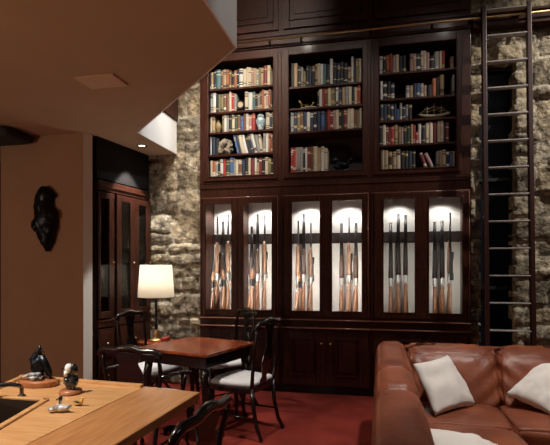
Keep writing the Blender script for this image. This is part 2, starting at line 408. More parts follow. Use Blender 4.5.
# cornice between bookcases and top cupboards
struct(MB().box(-2.12,.95,YF-.02,5.86,4.0,4.14).box(-2.12,.95,YF-.05,YF-.02,4.115,4.14).box(-2.12,.95,YF-.035,YF-.02,4.095,4.115).build('trim_cornice', MAHOGH, bevel=.004))

# brass library rail
rail = empty('library_rail', (0,5.36,4.06), 'thin brass ladder rail running across the bookcase cornice and stone', 'rail')
MB().tube([(-2.1,5.36,4.055),(3.9,5.36,4.055)], .011, 10).build('pole', BRASS, rail, smooth=True)
for x in (-1.95,-1.25,-.88,-.1,.55,.93,1.75,2.6,3.5):
    yb = YF-.021 if x < .95 else 5.408
    MB().tube([(x,5.36,4.055),(x,yb-.004,4.055)], .008, 8).tube([(x,yb-.006,4.03),(x,yb-.006,4.08)], .012, 8).build('bracket', BLACKP, rail)

# ladder
lad = empty('library_ladder', (1.26,5.15,0), 'tall dark wooden library ladder with pale rungs hooked on the rail', 'ladder')
def ly(z): return 5.11+(z/4.12)*.20
for x in (1.045,1.47):
    m = MB(); m.loft([[(x-.022,ly(z)-.035,z),(x+.022,ly(z)-.035,z),(x+.022,ly(z)+.035,z),(x-.022,ly(z)+.035,z)] for z in (.05,4.13)])
    m.build('side_rail', pbr('dark_ladder_wood', (.05,.013,.009), .4, noise_amt=.4, noise_scale=9, stretch=(6,6,.7)), lad, bevel=.006)
    MB().ball((x,ly(.03),.028), .028, sc=(.6,1,1)).build('wheel', RUBBER, lad, smooth=True)
    MB().tube([(x,ly(4.1),4.125),(x,5.325,4.15),(x,5.375,4.14),(x,5.386,4.10)], .009, 8).build('hook', STEEL, lad, smooth=True)
RUNG = pbr('worn_pale_tread', (.50,.46,.44), .35, noise_amt=.3, noise_scale=20)
for k in range(14):
    z = .545+.2728*k
    m = MB().box(1.068,1.447,ly(z)-.035,ly(z)+.035,z-.007,z+.007)
    m.build('rung', RUNG, lad, bevel=.004)

# ------------------------------------------------------------------ books
PAL = dict(cream=(.60,.52,.38), white=(.66,.66,.62), tan=(.42,.30,.17), grey=(.28,.28,.26), red=(.36,.035,.03), maroon=(.17,.025,.03), brown=(.16,.075,.04),
           black=(.014,.013,.014), blue=(.06,.13,.32), navy=(.018,.03,.065), teal=(.08,.17,.18), olive=(.20,.17,.08), green=(.03,.07,.045), orange=(.42,.13,.05), pink=(.40,.24,.22))
def bookmat(c):
    col = PAL[c]
    return pbr('book_cloth_'+c, col, .6, noise_amt=.22, noise_scale=18, stretch=(1,1,.3))
PAGES = pbr('book_pages', (.62,.55,.42), .9, noise_amt=.2, noise_scale=150, stretch=(1,0,0))
BANDS = [pbr('spine_band_gilt', (.45,.33,.14), .5), pbr('spine_label_dark', (.05,.03,.03), .6), pbr('spine_label_pale', (.6,.56,.47), .6)]
def book(w, h, dep, rnd, dark):
    """local: base at z=0, spine front at y=0, width along x centred"""
    m = MB(); bm = m.bm
    n = 6; r = w*.28
    pts = []
    for k in range(n+1):
        a = PI*k/n; pts.append((-w/2*math.cos(a), -r*math.sin(a)*.8+r*.8))
    zs = [0]
    bz = sorted(rnd.sample([.08,.14,.2,.72,.8,.88], rnd.choice((0,2,2,4))))
    for b in bz: zs += [h*b, h*b+.010 if rnd.random() < .6 else h*b+.028]
    zs = sorted(z for z in zs if z < h-.004)+[h]
    rings = [[bm.verts.new((x,y,z)) for x,y in pts]+[bm.verts.new((w/2,dep,z)), bm.verts.new((w/2-.0025,dep,z)), bm.verts.new((w/2-.0025,r+.002,z)), bm.verts.new((-w/2+.0025,r+.002,z)), bm.verts.new((-w/2+.0025,dep,z)), bm.verts.new((-w/2,dep,z))] for z in zs]
    nn = len(rings[0]); band = 2 if dark else rnd.choice((1,2,3))
    if dark: band = rnd.choice((1,1,3))
    for j, (a, b) in enumerate(zip(rings, rings[1:])):
        for k in range(nn):
            f = bm.faces.new((a[k],a[(k+1)%nn],b[(k+1)%nn],b[k]))
            if j % 2 == 1 and k < n and j < len(rings)-2: f.material_index = band+1-0 if False else band
    for rg, fl in ((rings[0],True),(rings[-1],False)):
        bm.faces.new(rg[::-1] if fl else rg)
    # page block
    q = [(-w/2+.003,r+.003),(w/2-.003,r+.003),(w/2-.003,dep-.004),(-w/2+.003,dep-.004)]
    a = [bm.verts.new((x,y,.003)) for x,y in q]; b = [bm.verts.new((x,y,h-.004)) for x,y in q]
    fs = [bm.faces.new(a[::-1]), bm.faces.new(b)]+[bm.faces.new((a[i],a[(i+1)%4],b[(i+1)%4],b[i])) for i in range(4)]
    for f in fs: f.material_index = 4
    return m
ORD = 'first second third fourth fifth sixth seventh eighth ninth tenth eleventh twelfth thirteenth fourteenth fifteenth sixteenth seventeenth eighteenth nineteenth twentieth'.split()
ORD += ['twenty-'+o for o in ORD[:9]]
def shelf_books(case, shelfname, ox, oy, f, zshelf, items, lean=None, label_side='left-hand'):
    rnd = random.Random(int(ox*7+oy*3)); items = sorted(items, key=lambda t: t[0])
    lim0, lim1 = OPEN[case][0]+.002, OPEN[case][1]-.002
    prev = lim0; n = 0
    for it in items:
        zx0, zx1, zy, c = it[:4]; ang = it[4] if len(it) > 4 else 0
        sp = YF+.045+rnd.random()*.012
        p0 = onY(ox+zx0/f, oy+zy/f, sp); p1 = onY(ox+zx1/f, oy+zy/f, sp)
        x0 = max(prev, p0[0]-.003); x1 = min(lim1, p1[0]+.001)
        if x1-x0 < .009: x1 = x0+.012
        above = min([z-.026 for z in SHZ[case] if z > zshelf+.02]+[3.925])
        h = max(.13, min(.30, p0[2]-zshelf, above-zshelf-.004)); w = (x1-x0)*math.cos(math.radians(ang))-.001
        lab_h = 'short' if h < .19 else 'tall' if h > .245 else 'mid-height'
        m = book(w, h, .17+rnd.random()*.03, rnd, c in ('black','navy','green','maroon','brown'))
        o = m.build('book', [bookmat(c)]+BANDS+[PAGES])
        set_auto(o.data, 50)
        xc = (x0+x1)/2
        if ang:
            # leaning: top tilts to the left about the lower right corner
            o.rotation_euler = (0, -math.radians(ang), 0)
            o.location = (xc, sp, zshelf+.001+w/2*math.sin(math.radians(ang)))
        else:
            o.location = (xc, sp, zshelf+.0008)
        prev = x1 if not ang else x1-.0
        cn = {'navy':'dark navy','teal':'blue-green','olive':'olive'}.get(c, c)
        tag(o, f"{lab_h} {cn} {'leaning ' if ang else ''}book, {ORD[n]} from left, {shelfname}, {label_side} bookcase", 'book', f'books on the {shelfname} of the {label_side} bookcase')
        n += 1
T,C,W,G,B,K,R_,M,N,U,L,V,E_,O_,P_ = 'tan','cream','white','grey','blue','black','red','maroon','navy','teal','olive','brown','green','orange','pink'
fL = 7.64
shelf_books(0,'top shelf',205,60,fL,3.59,[(26,45,95,K),(47,62,95,T),(63,83,85,K),(84,118,75,U),(120,137,80,V),(138,160,75,T),(161,181,74,O_),(183,200,80,V),(206,221,90,K),(222,240,80,O_),(243,258,75,K),(262,288,68,W),(289,315,68,C),(317,333,55,C),(334,350,58,C),(352,370,62,P_),(371,391,64,T),(393,407,70,G),(409,426,60,L),(427,445,62,T),(447,473,45,M),(475,497,40,C)])
shelf_books(0,'second shelf',205,84,fL,3.31,[(28,57,65,G),(60,80,60,W),(82,103,80,K),(105,116,80,L),(118,139,80,L),(142,160,75,V),(162,184,75,V),(186,200,60,C),(202,222,70,R_),(224,240,75,G),(304,329,60,C),(331,361,65,W),(364,382,60,U),(384,400,75,K),(402,417,75,G),(419,435,60,V),(437,450,45,O_),(452,466,50,C),(468,483,50,P_),(485,499,40,O_),(501,514,50,K)])
shelf_books(0,'third shelf',205,106,fL,3.07,[(28,50,75,C),(52,74,75,T),(132,145,62,L),(146,162,60,W),(165,180,55,G),(182,203,60,K),(205,225,55,C),(227,246,65,E_),(248,269,55,V),(271,292,80,B),(294,311,50,V),(313,333,50,C),(335,354,70,P_),(356,382,50,R_),(464,491,35,C),(493,509,40,N),(511,522,40,E_)])
shelf_books(0,'fourth shelf',205,128,fL,2.80,[(28,48,50,W),(50,77,70,N),(80,104,80,K),(247,262,52,B,14),(264,281,52,N,14),(283,305,52,C,14),(307,330,50,W,14),(332,352,58,K,14),(354,376,45,N,14),(378,400,42,W,14),(402,420,50,G,11),(424,442,50,C,9),(446,460,40,G),(462,484,30,W),(486,500,40,O_),(501,515,42,V)])
shelf_books(0,'lowest shelf',205,150,fL,2.53,[(34,55,80,C),(57,78,85,O_),(80,96,85,G),(98,114,75,K),(116,137,70,W),(139,157,70,R_),(160,186,75,E_),(188,214,60,B),(216,230,65,G),(232,252,75,C),(254,280,70,V),(282,305,75,N),(308,330,60,K),(332,347,60,C),(349,377,65,M),(380,394,60,W),(396,412,70,T),(414,434,60,M),(436,456,60,K),(460,480,55,C),(482,504,60,L),(506,520,70,K)])
fM = 7.05
shelf_books(1,'top shelf',287,50,fM,3.54,[(28,46,95,K),(48,72,95,T),(76,98,115,K),(100,112,120,G),(114,132,150,L),(134,152,110,K),(154,172,115,N),(174,196,110,K),(198,213,100,T),(215,232,95,C),(234,254,100,W),(256,275,100,U),(278,300,105,K),(302,322,60,W),(326,350,90,K),(352,374,95,N),(376,398,85,K),(400,428,95,K),(430,451,120,T),(454,468,38,W),(470,485,60,K),(487,507,60,L),(510,523,60,C)], label_side='middle')
shelf_books(1,'second shelf',287,78,fM,3.29,[(216,227,90,K),(228,246,80,W),(250,267,65,R_),(268,286,66,V),(289,312,65,C),(314,336,70,L),(338,344,70,K),(346,362,65,W),(364,386,70,N),(390,410,65,T),(412,434,60,G),(436,456,60,C),(458,476,60,K),(478,494,65,C),(496,520,50,R_)], label_side='middle')
shelf_books(1,'third shelf',287,100,fM,3.02,[(26,48,85,G),(50,70,85,N),(72,92,80,L),(94,115,80,V),(118,138,85,N),(140,162,85,W),(164,186,85,N),(188,208,80,K),(210,237,80,N),(240,268,80,B),(270,282,85,K),(284,306,65,R_),(308,322,75,M),(324,344,70,P_),(346,364,70,C),(366,382,75,K),(384,400,70,K),(402,424,65,M),(426,446,60,C),(448,470,60,C),(472,491,70,V),(494,509,70,L),(512,525,55,C)], label_side='middle')
shelf_books(1,'lowest shelf',287,130,fM,2.54,[(28,42,80,R_),(44,58,80,R_),(60,76,110,P_),(78,93,100,G),(95,112,105,G),(114,128,110,K),(130,142,125,W),(144,166,115,M),(168,184,115,V),(187,214,82,C),(216,237,125,T),(240,262,118,W),(264,284,128,C)], label_side='middle')
fR = 6.875
shelf_books(2,'top shelf',377,40,fR,3.61,[(18,38,112,W),(42,62,110,K),(64,84,105,O_),(86,106,95,R_),(108,128,105,G),(130,151,100,C),(154,175,110,K),(178,200,108,K),(228,248,95,P_),(250,270,95,T),(273,300,95,N),(303,320,75,C),(322,338,75,C),(340,360,85,P_),(362,394,110,K),(396,430,80,G),(433,444,75,C),(446,467,75,R_),(506,529,120,V)], label_side='right-hand')
shelf_books(2,'second shelf',377,66,fR,3.32,[(24,40,105,W),(44,68,110,K),(70,95,105,K),(98,120,115,N),(200,222,135,G),(224,247,135,T),(250,272,120,N),(274,296,120,B),(299,320,120,G),(322,340,140,P_),(344,378,130,K),(382,405,85,O_),(407,430,80,K),(434,462,60,T),(520,533,60,G)], label_side='right-hand')
shelf_books(2,'third shelf',377,90,fR,3.08,[(24,44,95,N),(46,68,95,N),(70,92,95,K),(94,114,98,N),(116,134,95,N),(136,155,130,B),(157,172,90,G),(176,196,110,N),(198,213,100,G),(216,240,100,K)], label_side='right-hand')
shelf_books(2,'fourth shelf',377,112,6.9,2.81,[(20,36,90,K),(38,62,90,C),(64,78,100,M),(80,94,104,M),(96,118,100,R_),(120,146,90,T),(148,164,100,L),(166,182,104,P_),(184,204,95,K),(206,232,95,E_),(234,248,85,T),(250,266,90,R_),(268,284,150,R_),(286,306,80,W),(308,334,90,K),(336,358,75,C),(360,385,70,C),(388,414,75,M),(418,438,60,C),(440,460,60,C),(463,473,80,K),(475,497,70,M)], label_side='right-hand')
shelf_books(2,'lowest shelf',377,138,fR,2.53,[(26,38,80,V),(40,50,80,C),(52,76,85,T),(80,104,90,K),(106,132,95,T),(134,162,80,C),(166,190,90,K),(192,214,88,K),(216,240,90,N),(242,264,90,K),(330,350,95,M,20),(374,398,96,P_,26),(410,430,90,G),(432,452,85,T),(454,474,80,C),(478,498,90,K),(502,520,90,B),(523,538,90,T)], label_side='right-hand')

# ------------------------------------------------------------------ shelf ornaments
def at_shelf(px, py, z, Y=YF+.09):
    p = onY(px, py, Y); return Vector((p[0], Y, z+.001))
c = at_shelf(241,108,3.31)
o = empty('mantel_clock', c, 'small dark rounded clock between red and white books, left bookcase second shelf', 'clock')
MB().box(c.x-.055,c.x+.055,c.y-.03,c.y+.03,c.z,c.z+.025).lathe([(.0,-.03),(.052,-.03),(.055,0),(.052,.03),(0,.03)],(0,0,0),20,cap=False).build('case', LACQ, o) if False else None
m = MB().box(c.x-.055,c.x+.055,c.y-.03,c.y+.03,c.z,c.z+.03); m.build('base', LACQ, o, bevel=.004)
m = MB().lathe([(.001,-.028),(.045,-.028),(.05,-.02),(.05,.02),(.045,.028),(.001,.028)], (0,0,0), 24); m.xf(Matrix.Translation((c.x,c.y,c.z+.081))@Matrix.Rotation(PI/2,4,'X')); m.build('case', BLACKP, o, auto=40)
m = MB().lathe([(.001,0),(.033,0),(.033,.004),(.001,.004)], (0,0,0), 24); m.xf(Matrix.Translation((c.x,c.y-.028,c.z+.081))@Matrix.Rotation(PI/2,4,'X')); m.build('dial', pbr('old_dial', (.5,.38,.25), .5), o)
c = at_shelf(218.5,130,3.07)
o = empty('lidded_urn', c, 'small ochre lidded urn on the left bookcase third shelf', 'urn')
MB().lathe([(.022,0),(.018,.015),(.036,.045),(.042,.085),(.03,.118),(.018,.124)], c, 20).build('body', pbr('ochre_glaze', (.30,.22,.10), .3, coat=.4, noise_amt=.4, noise_scale=30), o, auto=50)
MB().lathe([(.022,.125),(.02,.138),(.008,.146),(.009,.158),(.002,.166)], c, 16).build('lid', pbr('ochre_glaze', (.3,.2,.1)), o, auto=50)
c = at_shelf(260.7,128,3.07)
o = empty('ginger_jar', c, 'pale blue and white ginger jar with domed lid, left bookcase third shelf', 'jar')
MB().lathe([(.026,0),(.03,.01),(.042,.05),(.058,.10),(.056,.135),(.036,.158),(.03,.165)], c, 24).build('body', PORC, o, auto=50)
MB().lathe([(.042,.166),(.044,.175),(.03,.195),(.012,.205),(.011,.215),(.013,.225),(.002,.235)], c, 24).build('lid', PORC, o, auto=50)
c = at_shelf(225.5,152,2.80)
o = tag(recenter(MB().ball((c.x-.004,c.y,c.z+.10), .078, 28, 20, (1,.8,1.12), .7, 5).ball((c.x-.045,c.y-.02,c.z+.05), .045, 16, 10, (1,1,1), .9, 2).ball((c.x+.034,c.y-.025,c.z+.05), .040, 16, 10, (1,1,1), .9, 8).ball((c.x+.01,c.y-.05,c.z+.135), .035, 14, 10, (1,1,1), .9, 4).build('carved_rock', STONEB, smooth=True), c), 'knobbly cream and brown carved rock ornament, left bookcase fourth shelf', 'ornament')
# gilt horse group on a pale tray
c = at_shelf(305,103,3.29)
o = tag(recenter(MB().lathe([(.001,0),(.07,0),(.098,.012),(.098,.017),(.07,.007),(.001,.006)], (c.x+.05,c.y+.01,c.z), 32, 1.05, .55).build('tray', pbr('pale_blue_glaze', (.42,.52,.56), .2, coat=.5), auto=50), (c.x+.05,c.y+.01,c.z)), 'pale blue oval tray under gilt animals, middle bookcase second shelf', 'tray')
for k, (dx, s, fc, lab) in enumerate(((-.012,1.15,-1,'gilt horse figurine with raised head, left one on the pale tray'),(.058,.85,1,'smaller gilt horse figurine, right one on the pale tray'))):
    x, y, z = c.x+dx, c.y+.01, c.z+.0085
    m = MB().tube([(x-.03*s*fc*-1,y,z+.042*s),(x,y,z+.04*s),(x+.03*s*fc,y,z+.045*s)], [.012*s,.011*s,.013*s], 8)
    m.tube([(x+.028*s*fc,y,z+.047*s),(x+.04*s*fc,y,z+.072*s),(x+.044*s*fc,y,z+.085*s)], [.011*s,.007*s,.006*s], 8)
    m.tube([(x+.038*s*fc,y,z+.085*s),(x+.062*s*fc,y,z+.073*s)], [.0075*s,.004*s], 8)
    for lx in (-.026,-.018,.02,.028):
        m.tube([(x+lx*s*fc,y+(.006 if lx in (-.026,.02) else -.006),z+.04*s),(x+(lx+.004)*s*fc,y+(.006 if lx in (-.026,.02) else -.006),z)], [.0045*s,.003*s], 6)
    m.tube([(x-.03*s*fc,y,z+.045*s),(x-.044*s*fc,y,z+.03*s),(x-.046*s*fc,y,z+.014*s)], [.004,.004,.002], 6)
    tag(recenter(m.build('horse_figurine', GOLD, smooth=True), (x,y,z)), lab, 'figurine', 'gilt animals on the pale tray')
# dark sculpture, middle bookcase lowest shelf
c = at_shelf(343,170,2.54)
m = MB().lathe([(.13,0),(.13,.012),(.12,.02)], c, 24, 1.2, .55)
m.ball((c.x-.03,c.y,c.z+.075), .055, sc=(1.6,.8,1), nz=.5).ball((c.x-.10,c.y-.01,c.z+.14), .04, sc=(1.1,.8,.8), nz=.4, seed=3).ball((c.x+.09,c.y-.01,c.z+.13), .032, sc=(1.1,.8,.8), nz=.4, seed=6).tube([(c.x-.06,c.y,c.z+.08),(c.x-.1,c.y,c.z+.13)],.025).tube([(c.x+.03,c.y,c.z+.08),(c.x+.09,c.y,c.z+.12)],.022)
tag(recenter(m.build('bronze_animal', DARKB, smooth=True), c), 'dark bronze animal group beside white books, middle bookcase lowest shelf', 'sculpture')
# model boat, right bookcase third shelf
c = at_shelf(434,116,3.08)
o = empty('model_boat', c, 'model boat with pale hull and tangled rigging, right bookcase third shelf', 'model boat')
m = MB(); rings = []
for k in range(13):
    t = k/12*2-1; hw = .026*max(.05,(1-t*t))**.6; zz = .035+.02*t*t
    rings.append([(c.x+t*.165,c.y+hw*math.cos(a),c.z+zz+ (.018 if math.sin(a) > 0 else -.022*(1-t*t*.6))*abs(math.sin(a))) for a in [2*PI*q/10 for q in range(10)]])
m.loft(rings).build('hull', pbr('pale_boat_hull', (.45,.38,.26), .5, noise_amt=.5, noise_scale=30), o, smooth=True)
MB().box(c.x-.05,c.x+.05,c.y-.02,c.y+.02,c.z,c.z+.012).tube([(c.x-.04,c.y,c.z+.008),(c.x-.04,c.y,c.z+.022)],.005).tube([(c.x+.04,c.y,c.z+.008),(c.x+.04,c.y,c.z+.022)],.005).build('stand', MAHOG, o)
m = MB()
for dx, h in ((-.07,.10),(0,.13),(.075,.10)):
    m.tube([(c.x+dx,c.y,c.z+.04),(c.x+dx,c.y,c.z+.045+h)], .0035, 6)
    for q in (.4,.7): m.tube([(c.x+dx-.035,c.y,c.z+.045+h*q),(c.x+dx+.035,c.y,c.z+.05+h*q)], .0025, 6)
for a, b in ((-.16,-.07),(-.07,0),(0,.075),(.075,.16)): m.tube([(c.x+a,c.y,c.z+(.06 if a == -.16 else .12)),(c.x+b,c.y,c.z+(.06 if b == .16 else .13))], .002, 5)
m.build('mast', pbr('old_rigging', (.30,.24,.14), .7), o)

# ------------------------------------------------------------------ guns
def make_gun(kind):
    r = empty(kind)
    st = {'shotgun': WALN, 'hunting_rifle': WALN2, 'carbine': WALN}[kind]
    def orings(lst): return [[(x0+w*math.cos(a), y0+d*math.sin(a), z) for a in [2*PI*q/12 for q in range(12)]] for (z,x0,y0,w,d) in lst]
    # stock seen edge-on: buttplate, comb, wrist
    MB().loft(orings([(.012,0,.01,.020,.062),(.03,0,.01,.021,.064),(.12,0,.005,.020,.052),(.22,0,0,.018,.040),(.28,0,-.004,.015,.026),(.335,0,-.006,.015,.022),(.36,0,-.006,.016,.024)])).build('stock', st, r, smooth=True)
    MB().loft(orings([(0,0,.01,.019,.060),(.012,0,.01,.020,.062)])).build('butt_pad', RUBBER, r, smooth=False)
    MB().loft(orings([(.34,0,-.008,.013,.022),(.36,0,-.008,.019,.030),(.42,0,-.008,.020,.031),(.45,0,-.010,.016,.022)])).build('receiver', SILV if kind != 'carbine' else GUNM, r, smooth=True)
    MB().tube([(0,.018,.345),(0,.046,.335),(0,.052,.31),(0,.035,.285),(0,.014,.285)], .006, 6).build('trigger_guard', SILV, r, smooth=True)
    top = {'shotgun': 1.12, 'hunting_rifle': 1.10, 'carbine': .78}[kind]; fe = {'shotgun': .72, 'hunting_rifle': .80, 'carbine': .58}[kind]
    MB().loft(orings([(.44,0,-.004,.017,.024),(.50,0,.0,.020,.026),(fe-.08,0,0,.018,.023),(fe,0,-.004,.012,.014)])).build('forend', DARKW if kind == 'shotgun' else st, r, smooth=True)
    if kind == 'shotgun':
        MB().tube([(-.009,-.016,.44),(-.008,-.016,.78),(-.006,-.016,top)], [.012,.009,.0065], 10).tube([(.009,-.016,.44),(.008,-.016,.78),(.006,-.016,top)], [.012,.009,.0065], 10).build('barrel', GUNM, r, smooth=True)
    else:
        MB().tube([(0,-.016,.44),(0,-.016,.6),(0,-.016,top)], [.013,.010,.0085], 12).build('barrel', GUNM, r, smooth=True)
    if kind == 'hunting_rifle':
        MB().tube([(0,-.058,.38),(0,-.058,.44),(0,-.058,.47),(0,-.058,.58),(0,-.058,.62),(0,-.058,.68)], [.017,.017,.012,.012,.018,.020], 12).tube([(0,-.03,.47),(0,-.058,.47)], .008, 8).tube([(0,-.03,.58),(0,-.058,.58)], .008, 8).build('scope', GUNM, r, smooth=True)
        MB().tube([(.012,-.008,.40),(.024,-.004,.395)], .004, 6).ball((.026,-.004,.394), .006).build('bolt_handle', STEEL, r, smooth=True)
    return r
PROTO = {k: make_gun(k) for k in ('shotgun','hunting_rifle','carbine')}
USED = set()
def place_gun(kind, x, y, top, rot, label, group):
    o = PROTO[kind] if kind not in USED else copy_tree(PROTO[kind]); USED.add(kind)
    H = {'shotgun': 1.12, 'hunting_rifle': 1.10, 'carbine': .78}[kind]
    o.location = (x, y, .902); o.rotation_euler = (0, 0, rot); s = (top-.902)/H; o.scale = (1.3,1.1,s)
    tag(o, label, 'gun', group)
GP = [[(-1.965,2.08),(-1.895,2.02),(-1.825,2.10)],[(-1.53,1.95),(-1.45,2.10),(-1.365,2.09)],[(-.955,2.01),(-.885,2.09),(-.805,1.98)],[(-.44,1.97),(-.355,2.05),(-.275,1.97)],[(.12,1.96),(.20,2.06),(.285,2.05)],[(.60,1.96),(.675,1.97),(.755,2.06)]]
WN = ['first (leftmost)','second','third','fourth','fifth','sixth (rightmost)']; PN = ['left','middle','right']
kinds = ['hunting_rifle','shotgun','hunting_rifle','shotgun','shotgun','hunting_rifle','hunting_rifle','shotgun','hunting_rifle','shotgun','hunting_rifle','shotgun','shotgun','shotgun','shotgun','shotgun','shotgun','hunting_rifle']
n = 0
for p in range(6):
    for q in range(3):
        x, top = GP[p][q]; k = kinds[n]
        nm = 'double-barrelled shotgun' if k == 'shotgun' else 'rifle with pale brown stock'
        place_gun(k, x*1.012, 5.70, top, (random.uniform(-.25,.25) if p > 3 else PI+random.uniform(-.3,.3)), f'{nm}, {PN[q]} of three long guns in the {WN[p]} lit pane', f'long guns in the {WN[p]} lit pane')
        n += 1
for x, top, lab in ((-1.985,1.56,'short carbine in front of the rifles, leftmost in the first pane'),(-1.865,1.60,'short carbine in front of the rifles, rightmost in the first pane'),(-1.49,1.62,'short carbine in front of the shotguns in the second pane'),(-.92,1.58,'short carbine in front of the rifles in the third pane')):
    place_gun('carbine', x, 5.56, top, PI+random.uniform(-.5,.5), lab, 'short carbines in the gun cabinets')

# ------------------------------------------------------------------ niche cabinet (left)
nc = empty('glazed_side_cabinet', (-3.1,5.05,0), 'tall dark glass-fronted corner cabinet with drawers, against the left wall', 'cabinet')
XF = -2.92
def nbox(m, y0, y1, z0, z1, x0=XF-.02, x1=XF): m.box(x0,x1,y0,y1,z0,z1)
m = MB()
m.box(-3.29,XF-.021,4.57,4.60,0,2.38).box(-3.29,XF-.021,5.46,5.485,0,2.38).box(-3.29,-3.27,4.60,5.46,0,2.38).box(-3.27,XF-.021,4.60,5.46,2.30,2.38).box(-3.27,XF-.021,4.60,5.46,.001,.88)
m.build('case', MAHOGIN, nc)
m = MB(); nbox(m,4.57,5.485,2.27,2.38,XF-.02,XF+.01); nbox(m,4.57,5.485,2.31,2.335,XF,XF+.02); nbox(m,4.57,5.485,.001,.10); nbox(m,4.57,5.485,.80,.88,XF-.02,XF+.005)
nbox(m,4.57,5.485,.86,.878,XF,XF+.015); nbox(m,4.80,4.84,.1,2.27); m.build('face_frame', MAHOG, nc, bevel=.003)
for (a, b, g0, g1) in ((4.571,4.80,4.59,4.72),(4.845,5.165,4.93,5.09),(5.17,5.484,5.25,5.40)):
    m = MB(); X = XF+.002
    m.box(X,X+.02,a,g0,.90,2.255).box(X,X+.02,g1,b,.90,2.255).box(X,X+.02,g0,g1,.90,.97).box(X,X+.02,g0,g1,2.19,2.255)
    d = m.build('door', MAHOG, nc, bevel=.004)
    MB().box(X+.006,X+.010,g0,g1,.97,2.19).build('glass_pane', GLASS, d)
    MB().ball((X+.03,b-.025,1.5), .010).build('knob', BRASS, d, smooth=True)
for z0, z1 in ((.12,.44),(.46,.78)):
    for a, b in ((4.571,4.80),(4.845,5.484)):
        m = MB().box(XF+.002,XF+.018,a,b,z0,z1).box(XF+.018,XF+.024,a+.03,b-.03,z0+.03,z1-.03)
        d = m.build('drawer', MAHOG, nc, bevel=.004)
        MB().ball((XF+.034,(a+b)/2,(z0+z1)/2), .011).build('knob', BRASS, d, smooth=True)
for z in (1.14,1.46,1.82): MB().box(-3.26,XF-.05,4.602,5.458,z-.02,z).build('shelf', pbr('pale_shelf', (.30,.22,.17), .4), nc)
def shear_tree(o):
    for ch in o.children:
        ch.data.transform(Matrix(((1,.132,0,.132*.48),(0,1,0,0),(0,0,1,0),(0,0,0,1)))); shear_tree(ch)
shear_tree(nc)
for k, (y, z, c, h, w) in enumerate(((4.97,1.46,'white',.20,.03),(5.01,1.46,'grey',.19,.03),(4.95,1.14,'cream',.17,.03),(5.30,1.14,'tan',.2,.03))):
    m = book(w, h, .16, random.Random(k), False); m.xf(Matrix.Rotation(PI/2,4,'Z'))
    o = m.build('book', [bookmat(c)]+BANDS+[PAGES]); o.location = (-3.0, y, z+.001)
    tag(o, ['white book upright behind the middle glass door of the side cabinet','grey book beside the white one inside the side cabinet','cream book on the lower shelf of the side cabinet','tan book behind the far glass door of the side cabinet'][k], 'book', 'books in the side cabinet')
c = Vector((-3.02,4.98,1.821))
tag(recenter(MB().lathe([(.03,0),(.045,.03),(.05,.07),(.028,.1),(.03,.115)], c, 20).build('vase', pbr('red_glaze', (.30,.04,.03), .25, coat=.5), auto=50), c), 'small red vase on the top shelf of the side cabinet', 'vase')

# ------------------------------------------------------------------ wall sculpture
rowsS = [(38,130,160),(52,112,172),(70,100,186),(92,90,201),(108,88,184),(130,84,180),(150,80,182),(172,86,200),(195,84,206),(215,85,207),(238,65,208),(255,78,206),(272,90,202),(300,98,196),(330,106,190),(348,122,185),(368,134,176),(385,145,166),(398,150,160)]
m = MB(); rings = []
for zy, a, b in rowsS:
    p0 = onY(20+a/5.56, 180+zy/5.56, 4.40); p1 = onY(20+b/5.56, 180+zy/5.56, 4.40)
    cx, hw = (p0[0]+p1[0])/2, (p1[0]-p0[0])/2; z = p0[2]; dp = .5*hw+.035
    rings.append([(cx+hw*math.cos(t)*(1+.10*noise.noise(Vector((t*2,z*9,1)))), 4.405-dp*max(-.22,math.sin(t))*(1+.5*noise.noise(Vector((math.cos(t)*2,math.sin(t)*2,z*11)))), z) for t in [2*PI*q/20 for q in range(20)]])
m.loft(rings)
o = empty('wall_sculpture', (-3.45,4.40,1.95), 'dark bronze carved figure hanging on the left plaster wall', 'sculpture')
m.build('figure', DARKB, o, smooth=True)
m = MB()
for (px, py, r) in ((43,196,.05),(41,208,.06),(51,216,.05),(47,228,.07),(45,240,.045),(36,226,.04)):
    q = onY(px, py, 4.36); m.ball((q[0],4.35,q[2]), r, sc=(1,.6,1.3), nz=.6, seed=px)
m.build('feather_boss', DARKB, o, smooth=True)
MB().box(-3.47,-3.43,4.418,4.429,2.1,2.14).build('hanger', STEEL, o)

# ------------------------------------------------------------------ ceiling fittings
o = empty('recessed_downlight', (-2.66,5.04,2.82), 'small round recessed ceiling light by the white fascia', 'light')
MB().lathe([(.040,0),(.062,0),(.062,.006),(.040,.006)], (-2.66,5.04,2.833), 28, cap=False).build('trim_ring', STEEL, o, auto=40)
MB().lathe([(.001,.0),(.038,.0)], (-2.66,5.04,2.8385), 24, cap=False).build('lens', emis('downlight_lens', (1,.85,.65), 6), o)
o = tag(recenter(MB().prism([(-2.18,3.11),(-1.87,3.11),(-1.87,3.33),(-2.18,3.33)], 2.826, 2.8395).build('ceiling_panel', PATCH, bevel=.002), (-2.02,3.22,2.839)), 'pale square access panel flush in the low plaster ceiling', 'panel')
o = empty('ceiling_dark_form', (-3.85,4.15,2.8), 'dark rounded shape tucked under the ceiling at the far left', 'dark_shape')  # unidentified dark form, built as a rounded box
MB().rbox(-4.3,-3.55,3.98,4.40,2.735,2.832,.045,8).build('dark_body', pbr('dark_matte', (.03,.028,.03), .9, bump=.3), o, smooth=True)
MB().box(-4.2,-3.7,4.40,4.428,2.76,2.80).build('bracket', BLACKP, o)  # block joining the dark form to the wall

